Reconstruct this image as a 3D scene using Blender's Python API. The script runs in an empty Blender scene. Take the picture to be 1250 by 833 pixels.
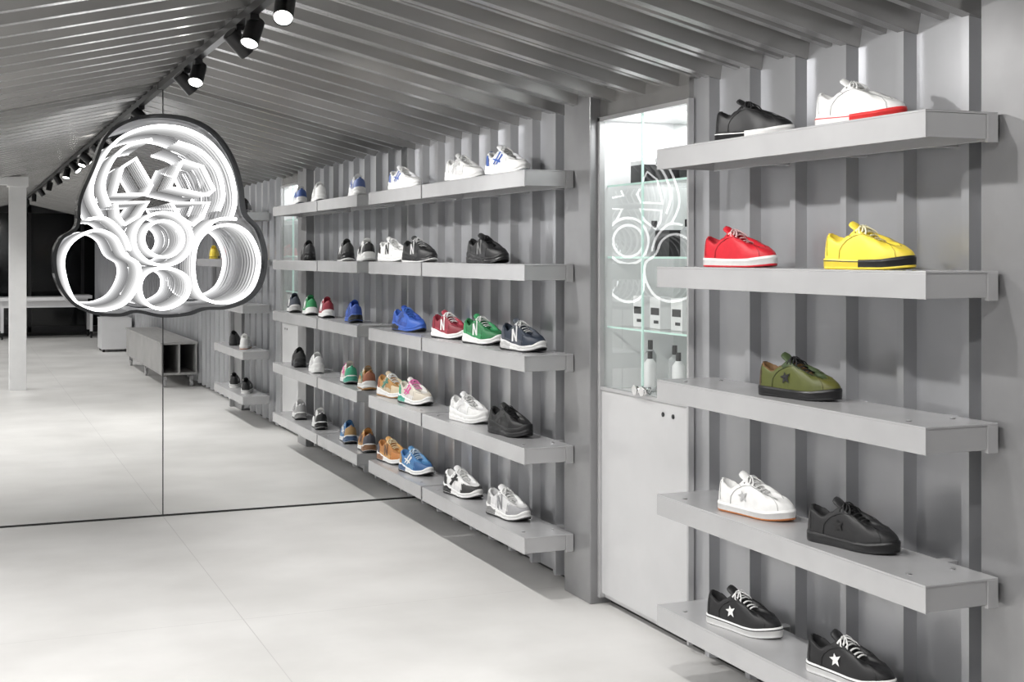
import bpy, bmesh, math, random
import numpy as np
from mathutils import Vector, Matrix
random.seed(3)
S = bpy.context.scene
COL = S.collection

# ---------------------------------------------------------------- materials
MC = {}
def mat(name, col, rough=0.5, metal=0.0, var=0.0, vscale=8.0, bump=0.0, bscale=60.0, stretch=(1,1,1), emit=None, es=0.0, spec=0.5):
    if name in MC: return MC[name]
    m = bpy.data.materials.new(name); m.use_nodes = True
    nt = m.node_tree; b = nt.nodes['Principled BSDF']
    b.inputs['Base Color'].default_value = (*col, 1)
    b.inputs['Roughness'].default_value = rough
    b.inputs['Metallic'].default_value = metal
    b.inputs['Specular IOR Level'].default_value = spec
    if emit:
        b.inputs['Emission Color'].default_value = (*emit, 1); b.inputs['Emission Strength'].default_value = es
    if var or bump:
        tc = nt.nodes.new('ShaderNodeTexCoord'); mp = nt.nodes.new('ShaderNodeMapping')
        mp.inputs['Scale'].default_value = stretch
        nt.links.new(tc.outputs['Object'], mp.inputs['Vector'])
    if var:
        n = nt.nodes.new('ShaderNodeTexNoise'); n.inputs['Scale'].default_value = vscale; n.inputs['Detail'].default_value = 4
        r = nt.nodes.new('ShaderNodeValToRGB')
        r.color_ramp.elements[0].position = .3; r.color_ramp.elements[1].position = .7
        r.color_ramp.elements[0].color = (*[c*(1-var) for c in col], 1)
        r.color_ramp.elements[1].color = (*[min(1, c*(1+var)) for c in col], 1)
        nt.links.new(mp.outputs[0], n.inputs['Vector']); nt.links.new(n.outputs['Fac'], r.inputs[0])
        nt.links.new(r.outputs[0], b.inputs['Base Color'])
    if bump:
        n2 = nt.nodes.new('ShaderNodeTexNoise'); n2.inputs['Scale'].default_value = bscale; n2.inputs['Detail'].default_value = 3
        bp = nt.nodes.new('ShaderNodeBump'); bp.inputs['Strength'].default_value = bump; bp.inputs['Distance'].default_value = .002
        nt.links.new(mp.outputs[0], n2.inputs['Vector']); nt.links.new(n2.outputs['Fac'], bp.inputs['Height'])
        nt.links.new(bp.outputs[0], b.inputs['Normal'])
    MC[name] = m
    return m

M_wall = mat('galvanised_wall_paint', (.42,.425,.44), .28, .6, var=.08, vscale=3, bump=.05, bscale=40)
M_ceil = mat('ceiling_metal', (.36,.356,.35), .24, .7, var=.15, vscale=2.5, stretch=(.5,3,1))
M_post = mat('post_paint', (.28,.28,.285), .34, .5, var=.06)
M_shelf = mat('shelf_grey_steel', (.45,.45,.455), .25, .25, var=.05, vscale=5)
M_white = mat('white_lacquer', (.72,.72,.73), .3, 0, var=.02)
M_door = mat('cabinet_door_lacquer', (.52,.52,.525), .25, 0, var=.02)
M_black = mat('black_metal', (.012,.012,.013), .35, .3, var=.05)
M_dark = mat('dark_gap', (.02,.02,.02), .6)
M_chrome = mat('chrome', (.7,.7,.7), .15, 1.0)
M_lens = mat('lamp_lens', (1,1,1), .4, 0, emit=(1,.97,.93), es=25)

def mirror_mat(name, c, r=0.0):
    m = bpy.data.materials.new(name); m.use_nodes = True; nt = m.node_tree
    b = nt.nodes['Principled BSDF']
    b.inputs['Base Color'].default_value = (*c,1); b.inputs['Metallic'].default_value = 1; b.inputs['Roughness'].default_value = r
    return m
M_mirror = mirror_mat('wall_mirror_silver', (.92,.925,.92), 0.0)
M_mirror2 = mirror_mat('smoked_mirror', (.75,.75,.76), 0.0)
M_vmir = mirror_mat('vitrine_mirror', (.85,.87,.86), 0.0)

def glass_mat(name, tint=(1,1,1)):
    m = bpy.data.materials.new(name); m.use_nodes = True; nt = m.node_tree
    for n in list(nt.nodes): nt.nodes.remove(n)
    o = nt.nodes.new('ShaderNodeOutputMaterial'); mx = nt.nodes.new('ShaderNodeMixShader')
    t = nt.nodes.new('ShaderNodeBsdfTransparent'); gl = nt.nodes.new('ShaderNodeBsdfGlossy')
    t.inputs[0].default_value = (*tint,1); gl.inputs['Roughness'].default_value = 0.0
    lw = nt.nodes.new('ShaderNodeLayerWeight'); lw.inputs[0].default_value=.5
    p = nt.nodes.new('ShaderNodeMath'); p.operation='POWER'; p.inputs[1].default_value=4
    a = nt.nodes.new('ShaderNodeMath'); a.operation='MULTIPLY_ADD'; a.inputs[1].default_value=.85; a.inputs[2].default_value=.05
    nt.links.new(lw.outputs['Facing'], p.inputs[0]); nt.links.new(p.outputs[0], a.inputs[0])
    nt.links.new(a.outputs[0], mx.inputs[0]); nt.links.new(t.outputs[0], mx.inputs[1]); nt.links.new(gl.outputs[0], mx.inputs[2])
    nt.links.new(mx.outputs[0], o.inputs[0])
    return m
M_glass = glass_mat('clear_glass', (.97,.99,.98))
M_glassg = mat('glass_edge_green', (.45,.62,.56), .1, 0, emit=(.6,.8,.75), es=.25)

def emis(name, s, c=(1,1,1)):
    m = bpy.data.materials.new(name); m.use_nodes = True; nt = m.node_tree
    for n in list(nt.nodes): nt.nodes.remove(n)
    o = nt.nodes.new('ShaderNodeOutputMaterial'); e = nt.nodes.new('ShaderNodeEmission')
    e.inputs[0].default_value = (*c,1); e.inputs[1].default_value = s
    nt.links.new(e.outputs[0], o.inputs[0]); return m

# floor: pale screed with large faint slabs
def floor_mat():
    m = bpy.data.materials.new('pale_concrete_floor'); m.use_nodes = True; nt = m.node_tree
    b = nt.nodes['Principled BSDF']; L = nt.links
    tc = nt.nodes.new('ShaderNodeTexCoord')
    sx = nt.nodes.new('ShaderNodeSeparateXYZ'); L.new(tc.outputs['Object'], sx.inputs[0])
    def seam(out, off, pitch, w):
        a = nt.nodes.new('ShaderNodeMath'); a.operation='SUBTRACT'; a.inputs[1].default_value = off; L.new(out, a.inputs[0])
        p = nt.nodes.new('ShaderNodeMath'); p.operation='PINGPONG'; p.inputs[1].default_value = pitch/2; L.new(a.outputs[0], p.inputs[0])
        l = nt.nodes.new('ShaderNodeMath'); l.operation='LESS_THAN'; l.inputs[1].default_value = w; L.new(p.outputs[0], l.inputs[0])
        return l.outputs[0]
    s1 = seam(sx.outputs[0], 1.08, 2.4, .0020); s2 = seam(sx.outputs[1], 0.72, 2.4, .0015)
    mx = nt.nodes.new('ShaderNodeMath'); mx.operation='MAXIMUM'; L.new(s1, mx.inputs[0]); L.new(s2, mx.inputs[1])
    n = nt.nodes.new('ShaderNodeTexNoise'); n.inputs['Scale'].default_value = 1.6; n.inputs['Detail'].default_value = 7; L.new(tc.outputs['Object'], n.inputs['Vector'])
    r = nt.nodes.new('ShaderNodeValToRGB'); r.color_ramp.elements[0].position=.3; r.color_ramp.elements[1].position=.7
    r.color_ramp.elements[0].color=(.58,.572,.556,1); r.color_ramp.elements[1].color=(.72,.712,.698,1)
    L.new(n.outputs['Fac'], r.inputs[0])
    mc = nt.nodes.new('ShaderNodeMixRGB'); mc.inputs[2].default_value=(.50,.49,.48,1)
    L.new(mx.outputs[0], mc.inputs[0]); L.new(r.outputs[0], mc.inputs[1]); L.new(mc.outputs[0], b.inputs['Base Color'])
    b.inputs['Roughness'].default_value=.42
    return m
M_floor = floor_mat()

# ---------------------------------------------------------------- mesh helpers
def add_box(bm, x0,x1,y0,y1,z0,z1, mi=0):
    vs = [bm.verts.new(p) for p in [(x0,y0,z0),(x1,y0,z0),(x1,y1,z0),(x0,y1,z0),(x0,y0,z1),(x1,y0,z1),(x1,y1,z1),(x0,y1,z1)]]
    for f in [(0,3,2,1),(4,5,6,7),(0,1,5,4),(1,2,6,5),(2,3,7,6),(3,0,4,7)]:
        fc = bm.faces.new([vs[i] for i in f]); fc.material_index = mi
def add_cyl(bm, p0, p1, r, n=16, mi=0, r2=None, caps=True, smooth=True):
    p0=Vector(p0); p1=Vector(p1); d=(p1-p0).normalized(); r2 = r if r2 is None else r2
    a = d.orthogonal().normalized(); b = d.cross(a)
    A=[bm.verts.new(p0+(a*math.cos(t)+b*math.sin(t))*r) for t in [2*math.pi*i/n for i in range(n)]]
    B=[bm.verts.new(p1+(a*math.cos(t)+b*math.sin(t))*r2) for t in [2*math.pi*i/n for i in range(n)]]
    for i in range(n):
        f=bm.faces.new([A[i],A[(i+1)%n],B[(i+1)%n],B[i]]); f.material_index=mi; f.smooth=smooth
    if caps:
        f=bm.faces.new(A[::-1]); f.material_index=mi; f=bm.faces.new(B); f.material_index=mi
def finish(bm, name, mats, parent=None, bevel=0.0, recalc=True):
    if recalc: bmesh.ops.recalc_face_normals(bm, faces=bm.faces)
    me = bpy.data.meshes.new(name); bm.to_mesh(me); bm.free()
    for m in mats: me.materials.append(m)
    o = bpy.data.objects.new(name, me); COL.objects.link(o)
    if parent: o.parent = parent
    if bevel:
        md=o.modifiers.new('bevel','BEVEL'); md.width=bevel; md.segments=2; md.limit_method='ANGLE'
    return o
def box(name, x0,x1,y0,y1,z0,z1, m, bevel=0.0, parent=None):
    bm=bmesh.new(); add_box(bm,x0,x1,y0,y1,z0,z1); return finish(bm,name,[m],parent,bevel)
def tube(bm, pts, r, n=6, mi=0, flat=1.0):
    pts=[Vector(p) for p in pts]; rings=[]
    up=Vector((0,0,1))
    for i,p in enumerate(pts):
        d=(pts[min(i+1,len(pts)-1)]-pts[max(i-1,0)]).normalized()
        a=d.cross(up)
        if a.length<1e-3: a=d.orthogonal()
        a.normalize(); b=d.cross(a).normalized()
        rings.append([bm.verts.new(p+a*math.cos(2*math.pi*k/n)*r+b*math.sin(2*math.pi*k/n)*r*flat) for k in range(n)])
    for i in range(len(rings)-1):
        for k in range(n):
            f=bm.faces.new([rings[i][k],rings[i][(k+1)%n],rings[i+1][(k+1)%n],rings[i+1][k]]); f.material_index=mi; f.smooth=True
    f=bm.faces.new(rings[0][::-1]); f.material_index=mi; f=bm.faces.new(rings[-1]); f.material_index=mi

# ---------------------------------------------------------------- room
YM = 7.867; YB = -11.5; XR = 2.565; XRIDGE = 1.08; ZR = 2.50; ZW = 2.14; XL=-0.45; XF=-4.0
PITCH=.272
def profile(y0,y1,phase,peak=.115,slope=.03,lip=0,lh=.22):
    valley=PITCH-peak-2*slope; ks=[]
    n0=int((y0-phase)/PITCH)-2; n1=int((y1-phase)/PITCH)+2
    for n in range(n0,n1):
        b=phase+n*PITCH
        ks += [(b,0)]
        if lip:   # intermediate stiffening rib in the middle of the pan
            c=b+valley*.5; ks += [(c-lip,0),(c-lip*.55,lh),(c+lip*.55,lh),(c+lip,0)]
        ks += [(b+valley,0),(b+valley+slope,1),(b+valley+slope+peak,1)]
    ys=[k[0] for k in ks]; vs=[k[1] for k in ks]
    out=[(y0,float(np.interp(y0,ys,vs)))]+[k for k in ks if y0<k[0]<y1]+[(y1,float(np.interp(y1,ys,vs)))]
    return out
def corrugated(name,y0,y1,fa,fb,m,phase=0.15,**kw):
    bm=bmesh.new(); prev=None
    for y,o in profile(y0,y1,phase,**kw):
        a=bm.verts.new(fa(y,o)); b=bm.verts.new(fb(y,o))
        if prev: bm.faces.new([prev[0],a,b,prev[1]])
        prev=(a,b)
    return finish(bm,name,[m],recalc=False)

fl=box('floor', XF, 2.95, YB-.5, YM+.02, -.08, 0, M_floor)
wallx=lambda z: (lambda y,o:(XR-o*.038,y,z))
WK=dict(peak=.030,slope=.011)
corrugated('wall_right', YB, 4.42, wallx(0.03), wallx(2.24), M_wall, phase=.205, **WK)
corrugated('wall_right_far', 5.45, YM, wallx(0.03), wallx(2.24), M_wall, phase=.205, **WK)
box('wall_right_backing', 2.96,3.02, YB,YM,0,2.6, M_dark)
def cz(x): return ZR-(abs(x-XRIDGE))*(ZR-ZW)/(2.60-XRIDGE)
cf=lambda x: (lambda y,o:(x,y,cz(x)+.05-o*.06))
CK=dict(peak=.045,slope=.013,lip=.028,lh=.62)
corrugated('ceiling', YB, YM, cf(XRIDGE), cf(2.66), M_ceil, phase=.205, **CK)
corrugated('ceiling_left_slope', YB, YM, cf(XL), cf(XRIDGE), M_ceil, phase=.205, **CK)
box('trim_ridge', XRIDGE-.012,XRIDGE+.012,YB,YM,ZR-.015,ZR+.04,M_post)
box('trim_header_left', XL-.10, XL, YB, YM, 2.05, 2.62, M_post)
box('ceiling_side_hall', XF, XL-.1, YB, YM, 2.60, 2.66, M_white)
box('wall_left', XF-.1, XF, YB, YM, 0, 2.66, mat('left_wall_plaster',(.62,.62,.62),.6,var=.03))
wb=box('wall_back', XF, 2.95, YM+.03, YM+.12, 0, 2.66, M_post)

# mirror (two panels) + dark joint & bottom channel
m1=box('wall_mirror', XL, XRIDGE-.003, YM, YM+.012, .010, 2.58, M_mirror)
m2=box('wall_mirror', XRIDGE+.003, 2.62, YM, YM+.012, .010, 2.58, M_mirror)
m3=box('trim_mirror_joint', XRIDGE-.003, XRIDGE+.003, YM-.002, YM+.012, 0, 2.58, M_dark)
box('trim_mirror_foot', XL, 2.62, YM-.004, YM+.012, 0, .010, M_dark)

# posts
box('wall_post', 2.50,2.64, 5.185,5.45, 0,2.24, M_post, .004)
bm=bmesh.new(); add_box(bm,2.51,2.64,2.42,2.82,0,2.24); add_box(bm,2.47,2.51,2.40,2.46,0,2.24)
finish(bm,'wall_post',[M_post],None,.004)
box('baseboard_right', 2.60,2.66, YB,YM,0,.03,M_dark)

# back end of the shop (seen in the mirror): night glazing
bk=box('wall_front', XF, 2.95, YB-.12, YB-.06, 0, 2.66, mat('night_glass',(.008,.009,.010),.08,0))
bm=bmesh.new()
for x in [-3.6,-2.4,-1.2,0,1.25,2.3]: add_box(bm,x-.03,x+.03,YB-.06,YB,0,2.6)
add_box(bm,XF,2.9,YB-.06,YB,0,.12); add_box(bm,XF,2.9,YB-.06,YB,2.3,2.6)
finish(bm,'window_1',[mat('anthracite_frame',(.03,.03,.032),.4)])
box('floor_mat', -2.0,2.3, YB, YB+1.0, 0,.012, mat('entrance_mat_fibre',(.05,.05,.05),.9,var=.3,vscale=60))

# white column with header beam
bm=bmesh.new(); add_box(bm,.51,.69,-.20,-.02,0,2.34); add_box(bm,XL,.51,-.17,-.05,2.27,2.36); add_box(bm,.49,.71,-.22,0,2.25,2.36)
finish(bm,'column',[mat('column_white',(.72,.72,.72),.5,var=.03)],None,.004)

# ---------------------------------------------------------------- shelves
ROWZ=[1.87,1.458,1.062,.66,.272]
def shelf(y0,y1,zt):
    bm=bmesh.new(); x0,x1=2.263,2.497; h=.072; t=.006
    add_box(bm,x0,x1,y0,y1,zt-t,zt)
    add_box(bm,x0,x0+t,y0,y1,zt-h,zt-t)
    add_box(bm,x1-t,x1,y0,y1,zt-h,zt-t)
    add_box(bm,x0+t,x1-.035,y0+.004,y0+.004+t,zt-h*.97,zt-t)
    add_box(bm,x0+t,x1-t,y1-t,y1-.001,zt-h*.97,zt-t)
    add_box(bm,x1-.034,x1,y0-.001,y0+.012,zt-h-.006,zt-.004)   # bracket flange
    for yy in (y0+.12,y1-.12):
        add_cyl(bm,(x0+.045,yy,zt),(x0+.045,yy,zt+.0025),.008,12,1)
        add_cyl(bm,(x1-.045,yy,zt),(x1-.045,yy,zt+.0025),.008,12,1)
    yb=y0+.25
    while yb<y1-.1:
        add_box(bm,x1,XR,yb-.02,yb+.02,zt-h,zt-.01); yb+=.4
    return finish(bm,'wall_shelf',[M_shelf,M_post],None,.0015)
for z in ROWZ:
    shelf(2.741,4.156,z); shelf(5.347,6.735,z); shelf(6.76,7.741,z)

# ---------------------------------------------------------------- vitrine cabinet
vit=bpy.data.objects.new('display_cabinet',None); COL.objects.link(vit)
y0,y1=4.42,5.185
bm=bmesh.new()
add_box(bm,2.545,2.56,y0+.008,y1-.02,.05,.925)               # lower door
add_box(bm,2.56,2.95,y0,y1,0.03,.925)
finish(bm,'lower_door',[M_door],vit,.002)
bm=bmesh.new()
add_box(bm,2.56,2.95,y0,y0+.012,.925,2.09); add_box(bm,2.56,2.95,y1-.012,y1,.925,2.09)
add_box(bm,2.56,2.95,y0,y1,2.075,2.09)
finish(bm,'white_lining',[M_white],vit)
box('mirrored_back',2.90,2.92,y0+.012,y1-.012,.925,2.075,M_vmir,0,vit)
bm=bmesh.new()
for x,a,b in ((2.548,y0+.01,y0+.385),(2.554,y0+.38,y1-.012)):
    bm.faces.new([bm.verts.new(p) for p in [(x,a,.935),(x,b,.935),(x,b,2.07),(x,a,2.07)]])
finish(bm,'sliding_glass_doors',[M_glass],vit)
box('door_edge',2.546,2.556,y0+.381,y0+.386,.935,2.07,M_glassg,0,vit)
bm=bmesh.new()
add_box(bm,2.535,2.56,y1-.022,y1,.03,2.09); add_box(bm,2.535,2.56,y0-.012,y0,.03,2.09)
add_box(bm,2.538,2.56,y0,y1,.922,.936); add_box(bm,2.535,2.56,y0,y1,2.07,2.088)
finish(bm,'frame',[M_shelf],vit,.001)
box('trim_cabinet_header',2.545,2.57,y0,y1,2.09,2.24,M_ceil)
bm=bmesh.new()
for z in (1.79,1.485,1.187):
    bm.faces.new([bm.verts.new(p) for p in [(2.58,y0+.014,z+.006),(2.89,y0+.014,z+.006),(2.89,y1-.014,z+.006),(2.58,y1-.014,z+.006)]])
    add_box(bm,2.576,2.58,y0+.014,y1-.014,z-.001,z+.007,1)
finish(bm,'glass_shelves',[M_glass,M_glassg],vit)
bm=bmesh.new()
for yy,zz in ((4.62,.875),(4.54,.875)): add_cyl(bm,(2.5455,yy,zz),(2.541,yy,zz),.009,16)
finish(bm,'keyholes',[M_black],vit)
bm=bmesh.new()
for yy in (4.80,4.74): 
    add_cyl(bm,(2.55,yy,.955),(2.515,yy,.955),.016,16); add_cyl(bm,(2.515,yy,.955),(2.51,yy,.955),.020,16)
finish(bm,'locks',[M_chrome],vit)
# goods
bm=bmesh.new()
def bottle(x,y,z,r,h,mi):
    add_cyl(bm,(x,y,z),(x,y,z+h*.68),r,16,mi); add_cyl(bm,(x,y,z+h*.68),(x,y,z+h*.8),r,16,mi,r*.45); add_cyl(bm,(x,y,z+h*.8),(x,y,z+h),r*.42,12,2)
for i,(yy,h) in enumerate([(4.53,.17),(4.62,.20),(4.74,.17),(4.86,.19),(4.98,.16),(5.07,.2)]): bottle(2.68+.05*(i%2),yy,.935,.026,h,i%2)
for yy in (4.55,4.72,4.90,5.05):
    add_box(bm,2.66,2.72,yy-.045,yy+.045,1.194,1.194+.13,0); add_box(bm,2.6585,2.66,yy-.035,yy+.035,1.25,1.28,2); add_box(bm,2.6585,2.66,yy-.03,yy+.01,1.215,1.228,2)
for yy in (4.56,4.70,4.98): bottle(2.70,yy,1.492,.03,.15,1)
add_box(bm,2.66,2.76,4.78,4.9,1.492,1.60,2)
for yy in (4.60,4.80,5.02): add_box(bm,2.64,2.78,yy-.06,yy+.06,1.797,1.797+.08,2); add_box(bm,2.64,2.78,yy-.062,yy+.062,1.877,1.895,0)
finish(bm,'shoe_care_goods',[M_white,mat('care_grey',(.35,.36,.37),.4),M_black],vit,.0015)

# ---------------------------------------------------------------- track lights
box('track_light_rail',1.052,1.088,YB+1,YM-.01,ZR-.055,ZR-.02,M_black)
def spot(y,aim,energy=50,size=110):
    p=Vector((1.07,y,ZR-.125)); a=Vector(aim); d=(a-p).normalized()
    bm=bmesh.new()
    add_box(bm,1.052,1.088,y-.045,y+.045,ZR-.078,ZR-.057)
    add_cyl(bm,(1.07,y,ZR-.078),(1.07,y,ZR-.10),.010,10)
    e0=p-d*.055; e1=p+d*.055
    add_cyl(bm,e0,e1,.036,24,0,caps=False); 
    add_cyl(bm,e0,e0-d*.004,.036,24,0,.030)
    add_cyl(bm,e1,e1-d*.006,.036,24,0,.030,caps=False)
    add_cyl(bm,e1-d*.008,e1-d*.004,.031,24,1)
    h=finish(bm,'track_spotlight',[M_black,M_lens])
    l=bpy.data.lights.new('spot_lamp','SPOT'); l.energy=energy; l.spot_size=math.radians(size); l.spot_blend=.9; l.shadow_soft_size=.03; l.color=(1,.985,.965)
    o=bpy.data.objects.new('spot_lamp',l); COL.objects.link(o); o.location=e1+d*.012
    o.rotation_euler=d.to_track_quat('-Z','Y').to_euler(); o.parent=h
for y,aim,e in [
    (6.95,(2.5,7.3,.9),95),(6.60,(.3,5.2,0),85),(5.56,(2.5,6.1,1.0),100),(5.28,(.2,4.3,0),80),(4.72,(.4,2.9,.2),60),(4.05,(2.5,3.9,1.0),66),
    (3.0,(2.5,3.2,1.0),66),(2.7,(.2,3.4,0),70),(1.7,(2.5,2.6,.6),66),(.6,(.6,1.2,0),78),(-.8,(2.4,-.8,0),78),(-2.4,(.6,-2.4,0),78),(-4.2,(2.4,-4.2,.3),78),(-6.2,(1,-6.2,0),78),(-8.4,(1.2,-9.0,0),78)]:
    spot(y,aim,e)

# unseen area lamps added above the open side, soft fill from the left
for y in (6.2,3.2,.2,-2.8,-6.5):
    l=bpy.data.lights.new('side_fill_lamp','AREA'); l.shape='RECTANGLE'; l.size=1.2; l.size_y=2.0; l.energy=72; l.color=(1,.99,.98)
    o=bpy.data.objects.new('side_fill_lamp',l); COL.objects.link(o); o.location=(-2.1,y,2.585)
l=bpy.data.lights.new('cabinet_lamp','AREA'); l.shape='RECTANGLE'; l.size=.25; l.size_y=.7; l.energy=5
o=bpy.data.objects.new('cabinet_lamp',l); COL.objects.link(o); o.location=(2.72,4.8,2.07)

# ---------------------------------------------------------------- neon gas-mask sign
def P2(px,py):     # drawing coordinates of the sign artwork -> metres around its centre
    return (px-197)*.00459, -(py-262)*.00469
SCX,SCZ=1.07,1.725
def catmull(pts,closed,n=8):
    P=[np.array(p,float) for p in pts]; N=len(P); out=[]
    rng=range(N if closed else N-1)
    for i in rng:
        g=(lambda j:P[j%N]) if closed else (lambda j:P[max(0,min(N-1,j))])
        a,b,c,d=g(i-1),g(i),g(i+1),g(i+2)
        for k in range(n):
            t=k/n; out.append(.5*((2*b)+(-a+c)*t+(2*a-5*b+4*c-d)*t*t+(-a+3*b-3*c+d)*t**3))
    if not closed: out.append(P[-1])
    return out
sil=[(113,205),(128,168),(155,148),(192,140),(232,144),(262,160),(284,190),(295,225),(300,258),(317,278),(326,310),(321,345),(303,367),(275,377),(248,378),(228,384),(195,386),(165,380),(146,384),(115,381),(88,367),(72,342),(68,312),(76,290),(94,276),(97,245)]
sils=catmull(sil,True,6)
sign=bpy.data.objects.new('neon_gas_mask_sign',None); COL.objects.link(sign); sign.location=(SCX,YM,SCZ)
def inset(pts,f):
    n=len(pts); out=[]
    for i in range(n):
        t=pts[(i+1)%n]-pts[i-1]; nn=np.array([-t[1],t[0]]); nn=nn/np.linalg.norm(nn); out.append(pts[i]+nn*f)
    return out
sin_=inset(sils,4)
# pocket cut through mirror and wall, added to hold the glowing reflection copies
bm=bmesh.new(); n=len(sils); ins=inset(sils,3)
A=[bm.verts.new((SCX+P2(*p)[0],YM-.3,SCZ+P2(*p)[1])) for p in ins]
B=[bm.verts.new((SCX+P2(*p)[0],YM+.3,SCZ+P2(*p)[1])) for p in ins]
for i in range(n): bm.faces.new([A[i],A[(i+1)%n],B[(i+1)%n],B[i]])
bm.faces.new(A); bm.faces.new(B)
cutter=finish(bm,'cutter',[M_dark])
for o in (m1,m2,m3,wb):
    md=o.modifiers.new('cut','BOOLEAN'); md.operation='DIFFERENCE'; md.object=cutter; md.solver='EXACT'
bpy.context.view_layer.update(); dg=bpy.context.evaluated_depsgraph_get()
for o in (m1,m2,m3,wb):
    me=bpy.data.meshes.new_from_object(o.evaluated_get(dg)); o.modifiers.clear(); o.data=me
bpy.data.objects.remove(cutter)
DB=.50
bm=bmesh.new()
bm.faces.new([bm.verts.new((P2(*p)[0],DB,P2(*p)[1])) for p in sils])
finish(bm,'mirrored_back',[M_mirror2],sign)
bm=bmesh.new()
D1=-.10
A=[bm.verts.new((P2(*p)[0],DB,P2(*p)[1])) for p in ins]
A2=[bm.verts.new((P2(*p)[0],-.002,P2(*p)[1])) for p in ins]
A3=[bm.verts.new((P2(*p)[0],-.002,P2(*p)[1])) for p in sils]
B=[bm.verts.new((P2(*p)[0],D1,P2(*p)[1])) for p in sils]
C=[bm.verts.new((P2(*p)[0],D1,P2(*p)[1])) for p in sin_]
for i in range(n):
    j=(i+1)%n
    for q,(u,v) in enumerate(((A,A2),(A2,A3),(A3,B),(B,C))):
        f=bm.faces.new([u[i],u[j],v[j],v[i]]); f.material_index=1 if q==0 else 0
finish(bm,'acrylic_case',[mat('smoked_acrylic',(.06,.062,.065),.10,0.2,var=.1),mat('satin_inner_case',(.30,.30,.31),.35,.6,var=.05)],sign)
def circ(cx,cy,rx,ry=None,n=14): 
    ry=ry or rx; return [(cx+rx*math.cos(2*math.pi*i/n),cy+ry*math.sin(2*math.pi*i/n)) for i in range(n)]
tubes=[
 ([(127,268),(113,238),(121,204),(141,175),(167,160),(196,154),(229,158),(258,175),(279,204),(287,240),(282,264)],0,1),
 ([(134,252),(127,226),(138,196),(158,178),(184,171)],0,1),
 ([(215,173),(242,182),(264,204),(272,235),(266,256)],0,1),
 ([(140,238),(149,205),(165,194),(184,226),(178,237)],1,0),
 ([(142,248),(180,246),(169,263),(152,274),(144,264)],1,0),
 ([(206,228),(222,195),(246,202),(260,230),(252,237)],1,0),
 ([(208,247),(254,246),(246,264),(234,274),(218,264)],1,0),
 (circ(198,291,35,32),1,1),(circ(198,291,24,22),1,1),
 ([(80,322),(90,295),(117,281),(140,289),(152,310),(168,322),(168,344),(152,368),(122,376),(93,364)],1,1),
 ([(238,300),(257,278),(286,274),(307,289),(317,320),(306,354),(278,369),(249,364),(236,340)],1,1),
 ([(172,340),(186,328),(210,328),(228,340),(226,362),(204,375),(184,373),(172,360)],1,1),
 ([(108,268),(130,267),(150,285),(158,305)],0,1),
 ([(288,266),(264,267),(244,284),(238,298)],0,1),
]
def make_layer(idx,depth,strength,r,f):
    cu=bpy.data.curves.new('neon_tube_and_reflection_%d'%idx,'CURVE'); cu.dimensions='3D'; cu.bevel_depth=r; cu.bevel_resolution=2
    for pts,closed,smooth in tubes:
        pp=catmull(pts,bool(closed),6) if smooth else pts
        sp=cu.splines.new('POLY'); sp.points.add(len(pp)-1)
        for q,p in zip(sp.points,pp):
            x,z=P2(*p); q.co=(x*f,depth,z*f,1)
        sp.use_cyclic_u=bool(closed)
    cu.materials.append(emis('neon_and_reflection_white_%d'%idx,strength,(1,1,1)))
    o=bpy.data.objects.new('neon_tubes_and_reflections_%d'%idx,cu); COL.objects.link(o); o.parent=sign
for i,(d,s,r) in enumerate([(-.075,6,.0078),(.01,1.25,.0060),(.095,.95,.0056),(.18,.72,.0053),(.265,.56,.0050),(.35,.42,.0048),(.435,.34,.0046)]): make_layer(i+1,d,s,r,1.0)  # first layer is the tubes; deeper, dimmer layers stand in for mirror reflections

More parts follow.
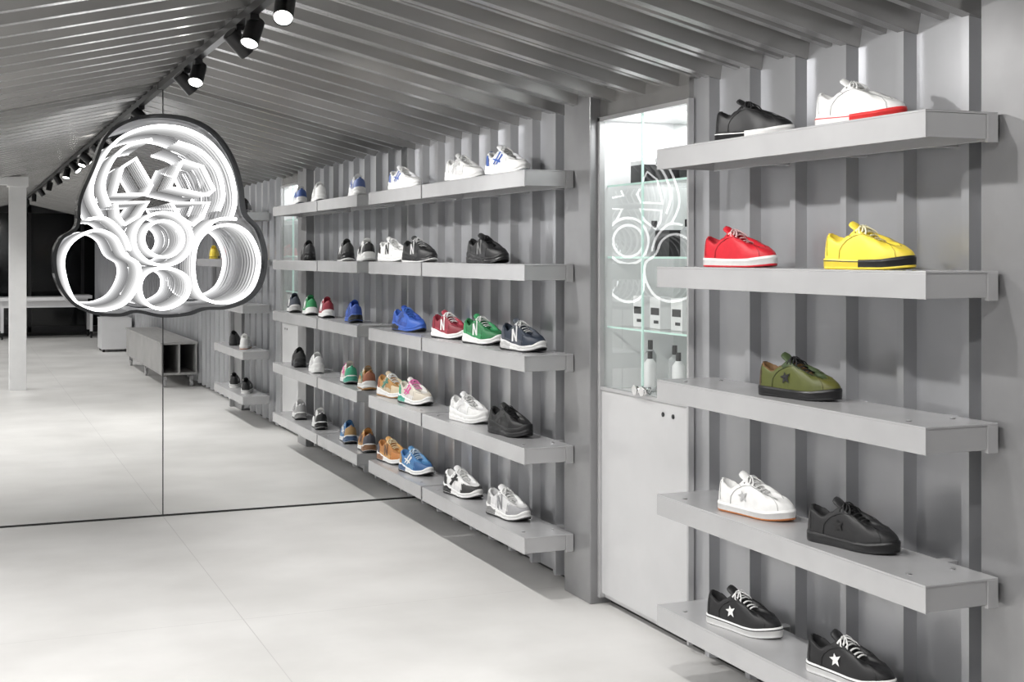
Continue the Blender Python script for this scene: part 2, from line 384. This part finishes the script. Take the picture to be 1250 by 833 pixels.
# ---------------------------------------------------------------- sneakers
def smoothtab(x,tab):
    for i in range(len(tab)-1):
        if x<=tab[i+1][0]:
            t=(x-tab[i][0])/(tab[i+1][0]-tab[i][0]); t=max(0,min(1,t)); t=t*t*(3-2*t)
            return tab[i][1]*(1-t)+tab[i+1][1]*t
    return tab[-1][1]
SHM={}
def cm(c,kind='u'):
    key=(kind,)+tuple(c)
    if key in SHM: return SHM[key]
    rough={'u':.5,'s':.4,'l':.75}[kind]
    m=mat('sneaker_%s_%d'%({'u':'upper','s':'rubber','l':'textile'}[kind],len(SHM)),tuple(c),rough,0,var=.06,vscale=40,bump=.2 if kind!='s' else .08,bscale=350)
    SHM[key]=m; return m
W=(.74,.74,.73); K=(.008,.008,.009); GR=(.30,.31,.32)
def sneaker(loc,style='low',up=W,panel=None,toe=None,heel=None,sole=W,sole2=None,out=None,lace=W,dec=None,decal=None,line=None,yaw=0.0,scale=1.0,pin=None,seam=None):
    panel=panel or up; toe=toe or up; heel=heel or panel; sole2=sole2 or sole; out=out or sole; line=line or up
    seam=seam or tuple(min(1,c*.40+.006) for c in up); pin=pin or sole
    L=.288; bm=bmesh.new()
    mats=[cm(up),cm(panel),cm(toe),cm(heel),cm(sole,'s'),cm(sole2,'s'),cm(out,'s'),cm(lace,'l'),cm(line,'l'),cm(dec or lace),cm(seam),cm(pin,'s')]
    run = style!='low'; ch = style=='chunky'
    def hw(s):
        b=.0345+.0145*math.exp(-((s-.72)/.21)**2)+(.003 if run and s<.3 else 0)*(1-s/.3)
        if s<.13: b*=math.sqrt(max(0,1-(1-s/.13)**2))
        if s>.74: b*=max(0,1-((s-.74)/.26)**2.3)**.5
        return b
    cx=lambda s: .005*math.sin(s*math.pi*1.2-.5)
    zb=lambda s: (.016 if run else .006)*max(0,(s-.72)/.28)**2+(.009*max(0,(.12-s)/.12)**2 if run else 0)
    def hs(s):
        if not run: return .026+.006*max(0,(s-.78)/.22)+ .0015*math.cos(s*6)
        base=.042 if not ch else .054
        return smoothtab(s,[(0,base+.008),(.15,base),(.45,base-.013),(.7,base-.018),(.88,base-.015),(1,base-.002)])
    Nh=32
    ph=[math.pi*i/Nh for i in range(Nh+1)]
    loop=[((1-math.cos(p))/2,1) for p in ph]+[((1-math.cos(p))/2,-1) for p in ph[-2:0:-1]]
    NL=len(loop)
    def ring(fn): return [bm.verts.new(fn(s,sd)) for s,sd in loop]
    def skin(a,b,mf):
        for i in range(NL):
            j=(i+1)%NL; s=(loop[i][0]+loop[j][0])/2; sd=loop[i][1] if i<=Nh-1 else -1
            f=bm.faces.new([a[i],a[j],b[j],b[i]]); f.material_index=mf(s,sd,i); f.smooth=True
    def solept(k,ins):
        def g(s,sd):
            w=hw(s)*ins*1.07; y=(s-.5)*L*(1+(ins-1)*.35)*1.03
            fl=1.0
            if run: fl=1+.12*(1-k)*(1 if s<.4 else .3)
            z=zb(s)*(1-k*.55)+(hs(s)-0)*k
            if run and .3<k<.9: z+=.003*math.sin(s*38)*(1 if s<.75 else 0)
            return (cx(s)+sd*w*fl,y,z)
        return g
    if run: spec=[(0,.90),(.03,.965),(.16,.99),(.20,.955),(.24,.985),(.42,1.0),(.50,.945),(.54,.945),(.62,.985),(.85,.99),(.97,.975),(1.0,.94),(1.0,.80)]
    else: spec=[(0,.92),(.03,.97),(.18,.99),(.21,.975),(.25,.995),(.72,.995),(.73,1.004),(.84,1.004),(.85,.995),(.96,.99),(1.0,.965),(1.0,.80)]
    rs=[ring(solept(k,i)) for k,i in spec]
    for q in range(len(rs)-1):
        kk=(spec[q][0]+spec[q+1][0])/2
        def mf(s,sd,i):
            if kk<.22: return 6
            if run and s<.36 and kk>.3 and kk<.8: return 5
            if (not run) and .73<kk<.845: return 11
            if (not run) and s>.52: return 5
            return 4
        skin(rs[q],rs[q+1],mf)
    bm.faces.new(rs[0][::-1]).material_index=6
    # upper surface
    a0,b0=.035,.70
    hb=.0 if not run else .006
    def T(s,sd):
        sp=a0+(b0-a0)*s
        ow=smoothtab(sp,[(0,.025),(.22,.027),(.33,.024),(.44,.0175),(.66,.0155),(.7,.0155)])
        if sp<a0+.09: ow*=math.sqrt(max(0,1-(1-(sp-a0)/.09)**2))
        if sp>b0-.05: ow*=math.sqrt(max(0,1-((sp-b0+.05)/.05)**2))
        z=smoothtab(sp,[(0.03,.088+hb*2.2),(.10,.080+hb*1.4),(.22,.068+hb),(.33,.084+hb),(.41,.100+hb),(.50,.089+hb),(.62,.070+hb*.8),(.70,.059+hb*.6)])
        return Vector((cx(sp)+sd*ow,(sp-.5)*L,z))
    def PS(s,r,sd,off=0):
        t=T(s,sd); w=hw(s)*.97; b=Vector((cx(s)+sd*w,(s-.5)*L*.992,hs(s)-.004))
        a=r*math.pi/2; h=1-math.cos(a)**(.80 if s>.75 else .95); v=math.sin(a)**(.80 if s>.75 else .90)
        p=Vector((b.x+(t.x-b.x)*h,b.y+(t.y-b.y)*h,b.z+(t.z-b.z)*v))
        if off:
            c=Vector((0,p.y*.7,.03)); d=(p-c); d.y*=.5 if s<.8 else 1; d.normalize(); p=p+d*off
        return p
    R=16
    def region(s,r):
        if not run:
            if s>.90 and r<.72: return 2
            if s<.10-.05*r: return 3
            if r>.70 and s>.47+.02*(r-.7): return 1
            return 0
        if s>.70+.10*r and r<.42+ (s-.8)*.35: return 2
        if s<.20-.06*r and r<.78: return 3
        if r>.70 and s>.44: return 1
        if .34<s-.10*r<.44 and r<.8: return 1
        if r<.16: return 1
        return 0
    def off(s,r): return {0:0,1:.0018,2:.0018,3:.0018}[region(s,r)]
    rg=[ring(lambda s,sd,r=i/R:PS(s,r,sd,off(s,i/R)+1e-6)) for i in range(R+1)]
    for q in range(R): skin(rg[q],rg[q+1],lambda s,sd,i,q=q:region(s,(q+.5)/R))
    def inn(dx,dz,abs_z=None):
        def g(s,sd):
            t=T(s,sd); c=Vector((cx(.3),max(-.36*L,min(.12*L,t.y)),t.z)); d=(c-t); 
            if d.length>1e-5: d=d.normalized()*min(dx,d.length*.9)
            p=t+d; p.z=(t.z+dz) if abs_z is None else abs_z
            return p
        return g
    k1=ring(inn(.0025,.003)); k2=ring(inn(.006,.0010)); k3=ring(inn(.008,-.012)); k4=ring(inn(.006,0,.036))
    skin(rg[-1],k1,lambda s,sd,i:8 if s<.5 else 1); skin(k1,k2,lambda s,sd,i:8); skin(k2,k3,lambda s,sd,i:8); skin(k3,k4,lambda s,sd,i:8)
    bm.faces.new(k4).material_index=8
    # tongue
    prev=None; NT=12
    zt=T((.43-a0)/(b0-a0),1).z
    for i in range(NT+1):
        v=i/NT; sp=.70-.38*v; tz=T((sp-a0)/(b0-a0),1).z
        z=tz-.004+.002*v if v<.68 else zt-.001+(v-.68)*.070
        w=.0125+.011*v; th=.0025+.003*v
        if i==NT: w*=.8; th*=.6
        rr=[bm.verts.new((cx(sp)+w*math.cos(t),(sp-.5)*L,z+th*math.sin(t)-.006*(math.cos(t)**2)*(.3+v))) for t in [2*math.pi*k/12 for k in range(12)]]
        if prev:
            for k in range(12):
                f=bm.faces.new([prev[k],prev[(k+1)%12],rr[(k+1)%12],rr[k]]); f.material_index=8 if v<.72 else 1; f.smooth=True
        prev=rr
    bm.faces.new(prev).material_index=8
    # laces: flat bars from eyelet to eyelet over the eyestays, with crossing runs
    nl=6; eye=[]
    for i in range(nl):
        sp=.650-.215*i/(nl-1); t=T((sp-a0)/(b0-a0),1)
        wx=t.x-cx(sp)+.0085; eye.append((cx(sp),wx,t.y,t.z+.004))
    for i,(c,wx,y,z) in enumerate(eye):
        tube(bm,[(c-wx-.002,y,z-.0075),(c-wx*.92,y,z-.0025),(c-wx*.6,y,z+.0022),(c-wx*.3,y,z+.0040),(c,y,z+.0046),(c+wx*.3,y,z+.0040),(c+wx*.6,y,z+.0022),(c+wx*.92,y,z-.0025),(c+wx+.002,y,z-.0075)],.0038,6,7,.55)
        for sgn in (-1,1):   # eyelets
            add_cyl(bm,(c+sgn*(wx+.0015),y,z-.0095),(c+sgn*(wx+.0035),y,z-.0060),.0024,8,10)
    c,wx,y,z=eye[-1]
    tube(bm,[(c-.005,y+.002,z+.007),(c,y+.002,z+.009),(c+.005,y+.002,z+.007)],.0045,6,7,.8)
    for sgn in (-1,1):
        tube(bm,[(c,y+.003,z+.007),(c+sgn*.010,y+.002,z+.010),(c+sgn*.021,y+.006,z+.004),(c+sgn*.0290,y+.013,z-.009),(c+sgn*.0285,y+.019,z-.013),(c+sgn*.021,y+.017,z-.004),(c+sgn*.010,y+.010,z+.004),(c,y+.004,z+.007)],.0026,5,7,.7)
        tube(bm,[(c,y+.004,z+.008),(c+sgn*.008,y+.016,z+.004),(c+sgn*.019,y+.028,z-.004),(c+sgn*.028,y+.034,z-.016)],.0024,5,7,.7)
    # heel tab
    t=T(0,1)
    tube(bm,[(t.x,t.y-.0025,t.z-.030),(t.x,t.y-.0020,t.z-.010),(t.x,t.y-.001,t.z+.004),(t.x,t.y+.005,t.z+.003)],.008,8,3,.25)
    # stitched seams
    def seamline(pts,sd):
        tube(bm,[PS(s,r,sd,.0020) for s,r in pts],.0009,4,10,1)
    for sd in (1,-1):
        if run:
            seamline([(.70+.10*r,r) for r in (.05,.15,.25,.35,.42)]+[(.87,.46),(.94,.48)],sd)
            seamline([(.20-.06*r,r) for r in (.05,.25,.45,.65,.78)]+[(.08,.79)],sd)
            seamline([(.44,.98),(.44,.86),(.45,.75),(.50,.69),(.65,.69),(.80,.69),(.95,.70)],sd)
            seamline([(.34,.05),(.37,.3),(.40,.6),(.42,.8)],sd); seamline([(.44,.05),(.47,.3),(.50,.6),(.52,.68)],sd)
        else:
            seamline([(.10-.05*r,r) for r in (.1,.3,.5,.7,.95)],sd)
            seamline([(.46,.98),(.455,.85),(.46,.74),(.50,.69),(.62,.69),(.78,.69),(.90,.70),(.98,.71)],sd)
            seamline([(.46,.72),(.38,.68),(.31,.58),(.26,.35),(.25,.05)],sd)
            seamline([(.90,.02),(.90,.25),(.90,.5),(.905,.72)],sd)
    def decalpoly(pts,sd,mi=9,o=.0042):
        c=np.mean(np.array(pts),axis=0)
        cv=bm.verts.new(PS(c[0],c[1],sd,o)); vv=[bm.verts.new(PS(p[0],p[1],sd,o-.0008)) for p in pts]
        for i in range(len(vv)):
            f=bm.faces.new([cv,vv[i],vv[(i+1)%len(vv)]]); f.material_index=mi
    for sd in (1,-1):
        if decal=='star':
            pts=[]
            for i in range(10):
                a=math.pi/2+i*math.pi/5; r=.0185 if i%2==0 else .0080
                pts.append((.45+r*math.cos(a)/(L*.80),.33+r*math.sin(a)/.09))
            decalpoly(pts,sd)
        elif decal=='N':
            for q in ([(.40,.10),(.45,.10),(.475,.68),(.425,.68)],[(.53,.10),(.58,.10),(.605,.68),(.555,.68)],[(.425,.68),(.48,.68),(.58,.10),(.525,.10)]):
                decalpoly(q,sd)
        elif decal=='swirl':
            for q in ([(.30,.20),(.34,.20),(.60,.62),(.55,.66)],[(.38,.16),(.42,.16),(.66,.52),(.62,.58)],[(.30,.55),(.32,.62),(.56,.24),(.54,.18)]):
                decalpoly(q,sd)
        elif decal=='band':
            decalpoly([(.28,.18),(.34,.12),(.62,.62),(.56,.70)],sd); decalpoly([(.34,.5),(.36,.62),(.62,.5),(.60,.36)],sd)
    bmesh.ops.recalc_face_normals(bm,faces=bm.faces)
    me=bpy.data.meshes.new('sneaker'); bm.to_mesh(me); bm.free()
    for m in mats: me.materials.append(m)
    o=bpy.data.objects.new('sneaker',me); COL.objects.link(o)
    o.location=loc; o.rotation_euler=(0,0,math.pi+math.radians(yaw)); o.scale=(scale,scale,scale*1.07)
    return o
r1,r2,r3,r4,r5=[z+.0005 for z in ROWZ]
X=2.375
RED=(.55,.012,.025); YEL=(.80,.62,.06); OLV=(.075,.085,.016); BLU=(.03,.10,.42); MAR=(.22,.015,.03); GRN=(.015,.16,.05); NAV=(.02,.03,.05)
TAN=(.42,.22,.07); GUM=(.45,.16,.05); LG=(.50,.50,.50)
def near(y,r,**k):
    yaw=k.pop('yaw',0)+17; sneaker((X,y,r),'low',yaw=yaw,scale=1.04,**k)
near(3.71,r1,up=K,sole=K,sole2=W,out=K,lace=K,dec=W,yaw=2,pin=W)
near(3.157,r1,up=W,sole=W,sole2=(.62,.03,.03),out=(.5,.03,.03),lace=W,dec=LG,yaw=-2,pin=(.62,.03,.03))
near(3.794,r2,up=RED,sole=W,sole2=W,out=RED,lace=(.7,.45,.45),dec=RED,line=(.4,.01,.02),yaw=-2)
near(3.116,r2,up=YEL,sole=YEL,sole2=K,out=YEL,lace=(.8,.75,.5),dec=YEL,yaw=-3,pin=K)
near(3.455,r3,up=OLV,panel=(.035,.055,.018),heel=(.06,.03,.012),toe=(.10,.10,.018),sole=K,out=K,lace=K,dec=K,decal='star',line=(.15,.08,.03),yaw=-1)
near(3.696,r4,up=W,sole=W,out=GUM,lace=W,dec=(.40,.40,.40),decal='star')
near(3.191,r4,up=(.011,.011,.012),sole=K,out=K,lace=K,dec=(.003,.003,.003),decal='star',yaw=1)
near(3.769,r5,up=K,sole=W,out=W,lace=W,dec=W,decal='star',pin=K)
near(3.202,r5,up=K,sole=W,out=W,lace=W,dec=W,decal='star',yaw=-2,pin=K)
# far bays
def far(y,r,st,**k):
    yaw=k.pop('yaw',0)+12; sneaker((X,y,r),st,yaw=yaw,scale=1.07,**k)
far(6.387,r1,'run',up=W,panel=(.62,.62,.62),heel=W,sole=W,out=K,dec=LG,decal='band')
far(5.815,r1,'run',up=W,panel=(.66,.66,.68),heel=(.05,.10,.30),toe=W,sole=W,sole2=W,out=NAV,dec=(.04,.10,.35),decal='swirl')
far(7.374,r1,'run',up=W,panel=(.7,.7,.72),heel=(.1,.15,.35),sole=W,out=LG,dec=(.1,.15,.4),decal='swirl')
far(6.068,r2,'run',up=K,panel=(.02,.02,.022),sole=K,out=K,lace=K,dec=(.15,.15,.15),decal='N')
far(7.58,r2,'run',up=W,panel=W,heel=K,sole=W,out=LG,dec=K,decal='N')
far(7.106,r2,'run',up=K,panel=(.03,.03,.03),sole=K,sole2=K,out=W,lace=LG,dec=LG,decal='N')
far(6.60,r3,'run',up=MAR,panel=(.30,.03,.05),heel=MAR,toe=(.2,.02,.03),sole=W,out=K,lace=W,dec=W,decal='N')
far(6.124,r3,'run',up=GRN,panel=(.03,.25,.09),toe=GRN,sole=W,sole2=W,out=K,lace=W,dec=W,decal='N')
far(5.62,r3,'run',up=NAV,panel=(.06,.07,.09),toe=NAV,sole=W,sole2=LG,out=K,lace=W,dec=W,decal='N')
far(7.296,r3,'run',up=BLU,panel=(.02,.06,.30),sole=BLU,sole2=K,out=K,lace=(.05,.15,.5),dec=(.02,.05,.2),decal='band')
far(6.316,r4,'chunky',up=W,panel=(.66,.66,.66),sole=W,out=W,dec=(.6,.6,.6),decal='band')
far(5.776,r4,'chunky',up=K,panel=(.02,.02,.02),sole=K,out=K,lace=K,dec=(.03,.03,.03),decal='band')
far(7.60,r4,'run',up=TAN,panel=(.5,.42,.3),toe=(.6,.5,.35),heel=(.3,.1,.05),sole=W,out=TAN,lace=W,dec=(.05,.2,.15),decal='band')
far(7.18,r4,'run',up=(.6,.56,.48),panel=(.65,.63,.6),toe=(.55,.5,.42),heel=(.05,.35,.2),sole=W,sole2=(.05,.35,.25),out=K,lace=(.75,.2,.45),dec=(.65,.08,.3),decal='swirl')
far(6.41,r5,'run',up=W,panel=(.66,.66,.66),toe=(.03,.03,.03),heel=K,sole=W,sole2=K,out=K,dec=K,decal='band')
far(5.80,r5,'run',up=(.6,.6,.6),panel=(.7,.7,.7),toe=(.32,.32,.33),heel=(.3,.3,.3),sole=W,sole2=(.2,.2,.2),out=K,dec=(.25,.25,.26),decal='N')
far(7.60,r5,'run',up=(.40,.17,.05),panel=(.55,.30,.10),toe=(.45,.18,.05),heel=(.08,.08,.1),sole=W,sole2=(.25,.12,.06),out=K,lace=(.7,.6,.4),dec=(.1,.05,.03),decal='N')
far(7.168,r5,'run',up=(.05,.16,.35),panel=(.08,.22,.42),toe=(.03,.10,.25),heel=(.4,.25,.1),sole=W,sole2=(.05,.1,.2),out=K,lace=(.5,.6,.7),dec=W,decal='swirl')

# ---------------------------------------------------------------- back of shop
def caster(bm,x,y,mi,r=.045):
    add_cyl(bm,(x-.015,y,r),(x+.015,y,r),r,16,mi); add_box(bm,x-.022,x+.022,y-.02,y+.02,r*1.2,r*2+.03,mi)
bm=bmesh.new()
bx0,bx1,by0,by1=2.10,2.50,-3.1,.30
add_box(bm,bx0,bx1,by0,by1,.14,.165); add_box(bm,bx0-.01,bx1+.01,by0-.01,by1+.01,.485,.51)
for x in (bx0,(bx0+bx1)/2-.01,bx1-.02): add_box(bm,x,x+.02,by0,by1,.165,.485)
for x in (bx0+.05,bx1-.05):
    for y in (by0+.1,(by0+by1)/2,by1-.1): caster(bm,x,y,1)
finish(bm,'rolling_bench',[mat('bench_grey_board',(.36,.355,.35),.5,0,var=.12,vscale=4,stretch=(6,1,1)),M_shelf],None,.002)
bm=bmesh.new()
add_box(bm,-.8,2.3,-10.2,-9.4,.68,.74)
for x in (-.72,.7,2.2):
    for y in (-10.12,-9.48): add_box(bm,x-.025,x+.025,y-.025,y+.025,.12,.68); caster(bm,x,y,1,.05)
add_box(bm,-.72,2.2,-9.5,-9.46,.56,.68)
finish(bm,'rolling_table',[M_white,M_black],None,.003)
bm=bmesh.new(); add_box(bm,2.02,2.47,-6.3,-5.7,.04,.5); add_box(bm,2.015,2.475,-6.305,-5.695,.5,.52)
for x in (2.06,2.43):
    for y in (-6.25,-5.75): add_cyl(bm,(x,y,0),(x,y,.04),.018,12,1)
finish(bm,'storage_box',[M_white,M_black],None,.006)

# ---------------------------------------------------------------- world + camera
w=bpy.data.worlds.new('world'); S.world=w; w.use_nodes=True
w.node_tree.nodes['Background'].inputs[0].default_value=(.9,.95,1,1); w.node_tree.nodes['Background'].inputs[1].default_value=.15
c=bpy.data.cameras.new('camera'); co=bpy.data.objects.new('camera',c); COL.objects.link(co)
c.sensor_width=36; c.lens=1637/1250*36; c.shift_y=-105.5/1250; c.clip_start=.02
co.location=(0,0,1.5); co.rotation_euler=(math.pi/2,0,-math.atan(675/1637))
S.camera=co
S.view_settings.view_transform='Standard'
S.view_settings.look='Medium High Contrast' if False else 'None'
S.view_settings.exposure=0.0
